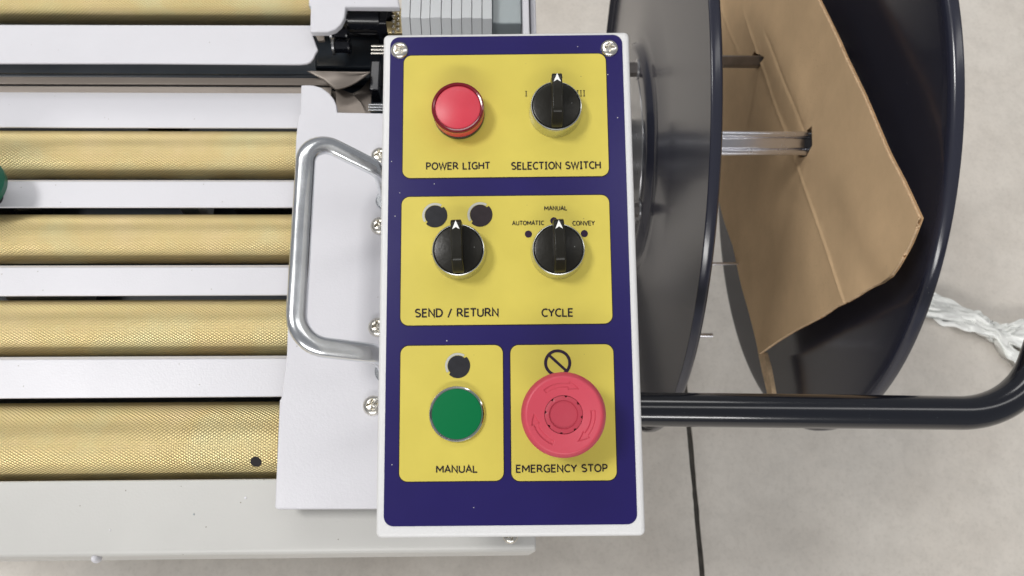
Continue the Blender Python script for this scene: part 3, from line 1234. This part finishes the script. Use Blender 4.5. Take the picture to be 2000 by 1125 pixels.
V_, F_ = [], []
for i in range(nr + 1):
    rr = .0095 + (RE - .0095) * i / nr
    q_ = rr / RE
    for k in range(nt_):
        t = 2 * PI * k / nt_
        xx, yy = rr * math.cos(t), rr * math.sin(t)
        # dished ring inside, raised shoulder, rolled rim
        if q_ < .86:
            z = ZT - .0002 - .0012 * max(0, (.86 - q_)) / .42
        else:
            z = ZT - .0002 - .0034 * ((q_ - .86) / .14) ** 2.2
        z -= .0007 * arrow_mask(xx, yy)
        V_.append(Vector((xx, yy, z)))
for i in range(nr):
    for k in range(nt_):
        k2 = (k + 1) % nt_
        F_.append([i * nt_ + k, (i + 1) * nt_ + k, (i + 1) * nt_ + k2, i * nt_ + k2])
extra = [(RE * 1.0, ZT - .006), (RE * .97, ZT - .009), (RE * .85, ZT - .0105), (.0115, ZT - .0105)]
last = nr * nt_
for r_, z_ in extra:
    o_ = len(V_)
    for k in range(nt_):
        t = 2 * PI * k / nt_
        V_.append(Vector((r_ * math.cos(t), r_ * math.sin(t), z_)))
    for k in range(nt_):
        k2 = (k + 1) % nt_
        F_.append([last + k, o_ + k, o_ + k2, last + k2])
    last = o_
# inner wall of the centre well
o_ = len(V_)
for k in range(nt_):
    t = 2 * PI * k / nt_
    V_.append(Vector((.0095 * math.cos(t), .0095 * math.sin(t), ZT - .006)))
for k in range(nt_):
    k2 = (k + 1) % nt_
    F_.append([k, k2, o_ + k2, o_ + k])
mesh('mushroom_head', [p + OFF - es.location for p in V_], F_, M_estop, es, smooth=True, world=False)
# centre: disc with notched rim
V_, F_ = [], []
nt_ = 240
prof = [(.0, ZT - .0028), (.0066, ZT - .0026), (.0069, ZT - .0022), (.0072, ZT - .0016), (.0082, ZT - .0016), (.0093, ZT - .0018), (.0094, ZT - .005)]
for r_, z_ in prof:
    for k in range(nt_):
        t = 2 * PI * k / nt_
        rr, zz = r_, z_
        if r_ > .008:
            a_ = (math.degrees(t) - 82) % 45
            a_ = min(a_, 45 - a_)
            if a_ < 5.5:
                rr = min(r_, .0085 + .0009 * (a_ / 5.5) ** 2)
        V_.append(Vector((rr * math.cos(t), rr * math.sin(t), zz)) + OFF - es.location)
for i in range(len(prof) - 1):
    for k in range(nt_):
        k2 = (k + 1) % nt_
        F_.append([i * nt_ + k, (i + 1) * nt_ + k, (i + 1) * nt_ + k2, i * nt_ + k2])
soft(mesh('centre_cap', V_, F_, M_estop2, es, world=False), 30)
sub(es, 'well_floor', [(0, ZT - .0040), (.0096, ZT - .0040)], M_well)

# ------------------------------------------------------------------ reel
RY, RZ, RR = .5119, .4861, .3539
XA, XB = .178, .387
reel = thing('reel', 'large dark grey steel reel with two round flanges beside the control box', 'reel', (.29, RY, RZ))


XFL, XFR = .2005, .3945


def flange(xf, d_):
    """xf: plane of the face that looks into the reel; the lip and the dished hub lie on side d_"""
    a_side = [(.112, .022), (.130, .022), (.1342, .0205), (.1368, .0160), (.1400, .0140), (.150, .0132), (.157, .0122), (.163, .0104), (.20, .0082), (.26, .0052), (.318, .0022),
              (.338, .0012), (.346, .0010), (.3505, .0017), (.3530, .0036), (.3539, .0062), (.3539, .0118), (.3533, .0127), (.3524, .0129)]
    b_side = [(.3515, .0122), (.3512, .0070), (.3490, .0046), (.345, .0040), (.335, .0044), (.318, .0052), (.26, .0082), (.20, .0112), (.165, .0134), (.158, .0150), (.150, .0160), (.1415, .0168), (.1385, .0188), (.1355, .0240), (.130, .0252), (.112, .0252)]
    prof = [(r, a * d_) for r, a in a_side + b_side]
    return lathe('flange', prof, M_flange, reel, 220, 'X', (xf, RY, RZ), close=True, sharp=50)


fl = flange(XFL, -1)
fl['label'] = 'left flange of the reel, seen from outside with its hub'
fr = flange(XFR, 1)
fr['label'] = 'right flange of the reel, behind the cardboard'
# hub disc of left flange
lathe('hub_plate', [(0, -.004), (.113, -.0035), (.1135, .002), (0, .003)], M_hub, fl, 96, 'X', (XA, RY, RZ))
lathe('hub_plate', [(0, 0), (.113, 0), (.1135, .004), (0, .006)], M_hub, fr, 96, 'X', (XFR + .021, RY, RZ))
lathe('hub_drum', [(.042, -.05), (.045, -.049), (.045, .0), (.056, -.002), (.056, .002)], M_hubd, fl, 64, 'X', (XA, RY, RZ))
hb0 = atx(1246, 136, XA - .002)
hr_, ht_ = math.hypot(hb0.y - RY, hb0.z - RZ), math.atan2(hb0.z - RZ, hb0.y - RY)
for k in range(4):
    t = ht_ + PI / 2 * k
    c = Vector((XA - .001, RY + hr_ * math.cos(t), RZ + hr_ * math.sin(t)))
    tube('hub_bolt', [c, c + Vector((-.014, 0, 0))], .0085, M_bar, fl, 6)
    tube('bolt_washer', [c, c + Vector((-.003, 0, 0))], .0125, M_hub, fl, 20)
    tube('bolt_shank', [c, c + Vector((-.022, 0, 0))], .005, M_bar, fl, 12)
tube('axle', [Vector((.05, RY, RZ)), Vector((XA + .03, RY, RZ))], .012, M_alu, reel, 28)


# cross bars between the flanges
def channel(pxr, pyr, xend, hpx, name, m, kind=0):
    c = atx(pxr, pyr, xend)
    hgt = hpx
    x0 = XA + .002
    if kind == 0:
        # shallow C section facing the viewer
        d_ = (CAM - c)
        d_.x = 0
        d_.normalize()            # towards viewer in YZ
        t_ = Vector((0, d_.z, -d_.y))
        if t_.y < 0:
            t_ = -t_
        hh = hgt / 2
        pr = [(-hh, .004), (-hh + .002, .006), (-hh + .006, .006), (-hh + .008, .001), (hh - .008, .001), (hh - .006, .006), (hh - .002, .006), (hh, .004), (hh, -.012), (-hh, -.012)]
    else:
        d_ = (CAM - c)
        d_.x = 0
        d_.normalize()
        t_ = Vector((0, d_.z, -d_.y))
        if t_.y < 0:
            t_ = -t_
        hh = hgt / 2
        pr = [(-hh, 0), (-hh + .004, .010), (hh - .001, .012), (hh, .010), (hh, .006), (-hh + .008, -.002), ]
    V_ = [Vector((X_, 0, 0)) + Vector((0, c.y, c.z)) + t_ * a + d_ * b for X_ in (x0, XFR + .022) for a, b in pr]
    n_ = len(pr)
    F_ = [list(range(n_)), list(range(2 * n_ - 1, n_ - 1, -1))] + [[i, (i + 1) % n_, n_ + (i + 1) % n_, n_ + i] for i in range(n_)]
    return mesh(name, V_, F_, m, reel, bevel=.0008)


XC = .368     # cardboard face
channel(1575, 280, XC, .0275, 'cross_bar', M_alu)['label'] = 'bright aluminium channel between the flanges'
channel(1482, 121, XC, .017, 'cross_bar', M_bar, 1)['label'] = 'dull flat bar between the flanges'
for k in (2.6, 4.2):
    c = Vector((0, RY + .12 * math.cos(k), RZ + .12 * math.sin(k)))
# thin rods low down
for (xa, ya, xb_, yb_, z_, r_) in ((1330, 515, 1470, 515, .30, .0022), (1340, 654, 1391, 655, .24, .0035)):
    a, b = at(xa, ya, z_), at(xb_, yb_, z_)
    a = Vector((XA + .012, b.y, z_))
    tube('tie_rod', [a, b], r_, M_alu, reel, 14)
a = atx(1401, 335, XA + .03)
# stand
st = thing('reel_stand', 'black glossy bent tube frame carrying the reel', 'stand', (.3, .2, 0))
zt = CAM.z - .62
tp = [at(900, 792, zt), at(1250, 798, zt), at(1860, 806, zt), at(2030, 812, zt), at(2055, 560, zt), at(2060, -300, zt)]
tp = [at(900, 795, zt), at(1992, 808, zt), at(2287, -100, zt)]
tube('tube_frame', fillet(tp, .082, 20), .01345, M_tube, st, 36)
e0, e1 = at(900, 795, zt), at(2287, -100, zt)
tube('leg', [e0 + Vector((0.01, 0, -.0125)), Vector((e0.x + .01, e0.y, .02))], .0134, M_tube, st, 24)
tube('leg', [e1 + Vector((0, -.01, -.0125)), Vector((at(2330, -100, .02).x, e1.y + .25, .02))], .0134, M_tube, st, 24)
box('side_post', (.10, RY, .25), (.03, .05, .50), M_tube, st, bevel=.003)
box('foot', (.10, RY - .02, .015), (.05, .5, .03), M_tube, st, bevel=.004)
lathe('bearing', [(.012, -.03), (.03, -.03), (.032, -.028), (.032, .028), (.03, .03), (.012, .03)], M_hub, st, 40, 'X', (.10, RY, RZ))

# ------------------------------------------------------------------ cardboard
cbd = thing('cardboard_sheet', 'creased brown corrugated cardboard sheet leaning inside the reel', 'cardboard', atx(1560, 400, XC))
out_px = [(1590, -30), (1600, 0), (1652, 110), (1690, 190), (1735, 298), (1762, 352), (1795, 426), (1790, 440), (1776, 476), (1768, 492), (1752, 520), (1738, 540), (1722, 552), (1700, 562), (1672, 580), (1652, 591), (1630, 600),
          (1600, 620), (1568, 636), (1548, 646), (1520, 664), (1480, 692), (1476, 672), (1462, 612), (1444, 540), (1430, 478), (1412, 425), (1400, 380), (1385, 200), (1372, -30)]
hole1 = [(1568, 262), (1586, 246), (1588, 284), (1576, 305), (1560, 309), (1556, 280)]
hole2 = [(1466, 116), (1474, 100), (1494, 112), (1484, 128), (1462, 132)]


def yz(p):
    q_ = atx(p[0], p[1], XC)
    return Vector((q_.y, q_.z, 0))


rng2 = random.Random(5)


def dense(pts, step=.006, jit=.0001, close=True):
    out = []
    n_ = len(pts)
    for i in range(n_ if close else n_ - 1):
        a, b = pts[i], pts[(i + 1) % n_]
        m_ = max(1, int((b - a).length / step))
        for k in range(m_):
            p = a.lerp(b, k / m_)
            out.append(p + Vector((rng2.uniform(-jit, jit), rng2.uniform(-jit, jit), 0)))
    return out


outl = dense([yz(p) for p in out_px])
holes = [[yz(p) for p in h] for h in (hole1, hole2)]
allv = outl + holes[0] + holes[1]
tris = tessellate_polygon([outl, holes[0], holes[1]])
creases = [((1422, 60), (1447, 118), 0), ((1490, 110), (1595, 345), .0), ((1512, 98), (1612, 330), 0), ((1568, 330), (1650, 592), 0), ((1412, 40), (1560, 330), 0)]
bm = bmesh.new()
bv = [bm.verts.new((0, v_.x, v_.y)) for v_ in allv]
for t in tris:
    try:
        bm.faces.new([bv[i] for i in t])
    except ValueError:
        pass
CR = [((1488, 124), (1650, 590), 2.2, .0020, -1), ((1511, 103), (1572, 262), 2.2, .0015, 1), ((1412, 30), (1452, 124), 3, .0014, -1)]
lines = []
for a, b, wmm, amp, sg in CR:
    A, B = yz(a), yz(b)
    A3, B3 = Vector((0, A.x, A.y)), Vector((0, B.x, B.y))
    dr = (B3 - A3).normalized()
    nr_ = Vector((0, -dr.z, dr.y))
    lines.append((A3, nr_, wmm * .001, amp, sg, dr, (B3 - A3).length))
    for off in (-2, -1, 0, 1, 2):
        bmesh.ops.bisect_plane(bm, geom=bm.verts[:] + bm.edges[:] + bm.faces[:], plane_co=A3 + nr_ * (off * wmm * .001), plane_no=nr_)
# regular cuts for a gentle warp
for k in range(-22, 23):
    bmesh.ops.bisect_plane(bm, geom=bm.verts[:] + bm.edges[:] + bm.faces[:], plane_co=(0, RY + k * .02, 0), plane_no=(0, 1, 0))
for k in range(-16, 18):
    bmesh.ops.bisect_plane(bm, geom=bm.verts[:] + bm.edges[:] + bm.faces[:], plane_co=(0, 0, RZ + k * .02), plane_no=(0, 0, 1))


def cx_off(y_, z_):
    p = Vector((0, y_, z_))
    o_ = 0
    for A3, nr_, wd, amp, sg, dr_, ln_ in lines:
        dd = (p - A3).dot(nr_)
        al_ = (p - A3).dot(dr_) / ln_
        amp = amp * max(0, min(1, (1.12 - al_) / .14)) * max(0, min(1, (al_ + .35) / .2))
        o_ += sg * amp * math.exp(-(dd / (wd * 1.1)) ** 2) - sg * amp * .5 * math.tanh(dd / .05)
    o_ += .0025 * noise.noise(Vector((y_ * 9, z_ * 9, 3)))
    return o_


for v_ in bm.verts:
    v_.co.x = XC + cx_off(v_.co.y, v_.co.z)
bmesh.ops.triangulate(bm, faces=[f_ for f_ in bm.faces if len(f_.verts) > 4])


def bm_obj(name, bm_, m_, parent, dx=0):
    me = bpy.data.meshes.new(name)
    b2 = bm_.copy()
    c_ = parent.location
    for v_ in b2.verts:
        v_.co = v_.co + Vector((dx, 0, 0)) - c_
    bmesh.ops.recalc_face_normals(b2, faces=b2.faces)
    b2.to_mesh(me)
    b2.free()
    me.materials.append(m_)
    for p in me.polygons:
        p.use_smooth = True
    o = bpy.data.objects.new(name, me)
    COL.objects.link(o)
    o.parent = parent
    return o


l1 = bm_obj('liner', bm, M_card, cbd)
l2 = bm_obj('liner', bm, M_card, cbd, .0042)
# fluting along the cut edge, between the two liners
V_, F_ = [], []
edge = [yz(p) for p in out_px[0:28]]
cen = yz((1500, 250))
arc = []
for i in range(len(edge) - 1):
    a, b = edge[i], edge[i + 1]
    m_ = max(1, int((b - a).length / .0006))
    for k in range(m_):
        arc.append(a.lerp(b, k / m_))
s_ = 0
s_cut = sum((edge[k + 1] - edge[k]).length for k in range(6))
for i, p in enumerate(arc):
    if i:
        s_ += (p - arc[i - 1]).length
    h_ = .0021 + (.0020 if s_ > s_cut else .0003) * math.sin(2 * PI * s_ / (.0068 + .0012 * math.sin(s_ * 90)))
    tdir = (arc[min(i + 1, len(arc) - 1)] - arc[max(i - 1, 0)]).normalized()
    nin = Vector((-tdir.y, tdir.x, 0))
    if nin.dot(cen - p) < 0:
        nin = -nin
    for dd in (.0003, .012):
        q_ = p + nin * dd
        V_.append(Vector((XC + cx_off(q_.x, q_.y) + h_, q_.x, q_.y)))
for i in range(len(arc) - 1):
    F_.append([2 * i, 2 * i + 1, 2 * i + 3, 2 * i + 2])
fl_ = mesh('fluting', V_, F_, M_flute, cbd, smooth=True)
fl_.modifiers.new('thick', 'SOLIDIFY').thickness = .0003
# narrow folded flap hanging below the corner
xf = XC + .005
fp = [(1481, 693), (1491, 688), (1500, 722), (1508, 768), (1516, 830), (1508, 830), (1498, 768), (1488, 726)]
slab('flap', [atx(a, b, xf) for a, b in fp], (.006, 0, 0), M_flute, cbd, bevel=.0003)

# ------------------------------------------------------------------ plastic film on the floor
M_film = mat('clear_plastic_film', (.93, .94, .91), .38, trans=.05, spec=.5)
film = thing('plastic_film', 'crumpled clear plastic film lying twisted on the concrete floor', 'plastic film', at(1900, 640, 0))


def ribbon(cpx, wpx, seed, name='film_fold'):
    V_, F_ = [], []
    n_, m_ = 90, 14
    for i in range(n_ + 1):
        t = i / n_ * (len(cpx) - 1)
        k = min(int(t), len(cpx) - 2)
        u = t - k
        u2 = u * u * (3 - 2 * u)
        a = cpx[k][0] + (cpx[k + 1][0] - cpx[k][0]) * u
        b = cpx[k][1] + (cpx[k + 1][1] - cpx[k][1]) * u2
        wv = wpx[k] + (wpx[k + 1] - wpx[k]) * u
        for j in range(m_ + 1):
            s = j / m_ - .5
            nv = noise.noise(Vector((i * .035, j * .8, seed))) * .02 + noise.noise(Vector((i * .11, j * 2.3, seed + 4))) * .011
            p = at(a + s * wv * .35 + 2 * noise.noise(Vector((i * .08, j, seed))), b + s * wv + 3 * noise.noise(Vector((i * .1, j * .4, seed + 2))), .012)
            p.z = max(.0015, .018 + nv - abs(s) * .012)
            V_.append(p)
    for i in range(n_):
        for j in range(m_):
            q_ = i * (m_ + 1) + j
            F_.append([q_, q_ + 1, q_ + m_ + 2, q_ + m_ + 1])
    o = mesh(name, V_, F_, M_film, film, smooth=True)
    return o


ribbon([(1790, 575), (1840, 603), (1890, 625), (1950, 652), (2010, 665), (2060, 680)], [52, 64, 46, 36, 60, 90], 1)
ribbon([(1800, 600), (1860, 612), (1930, 650), (1965, 685), (2000, 720), (2050, 760)], [40, 34, 24, 40, 60, 90], 7)
ribbon([(1900, 615), (1950, 645), (1985, 640), (2040, 640)], [14, 22, 24, 40], 13)
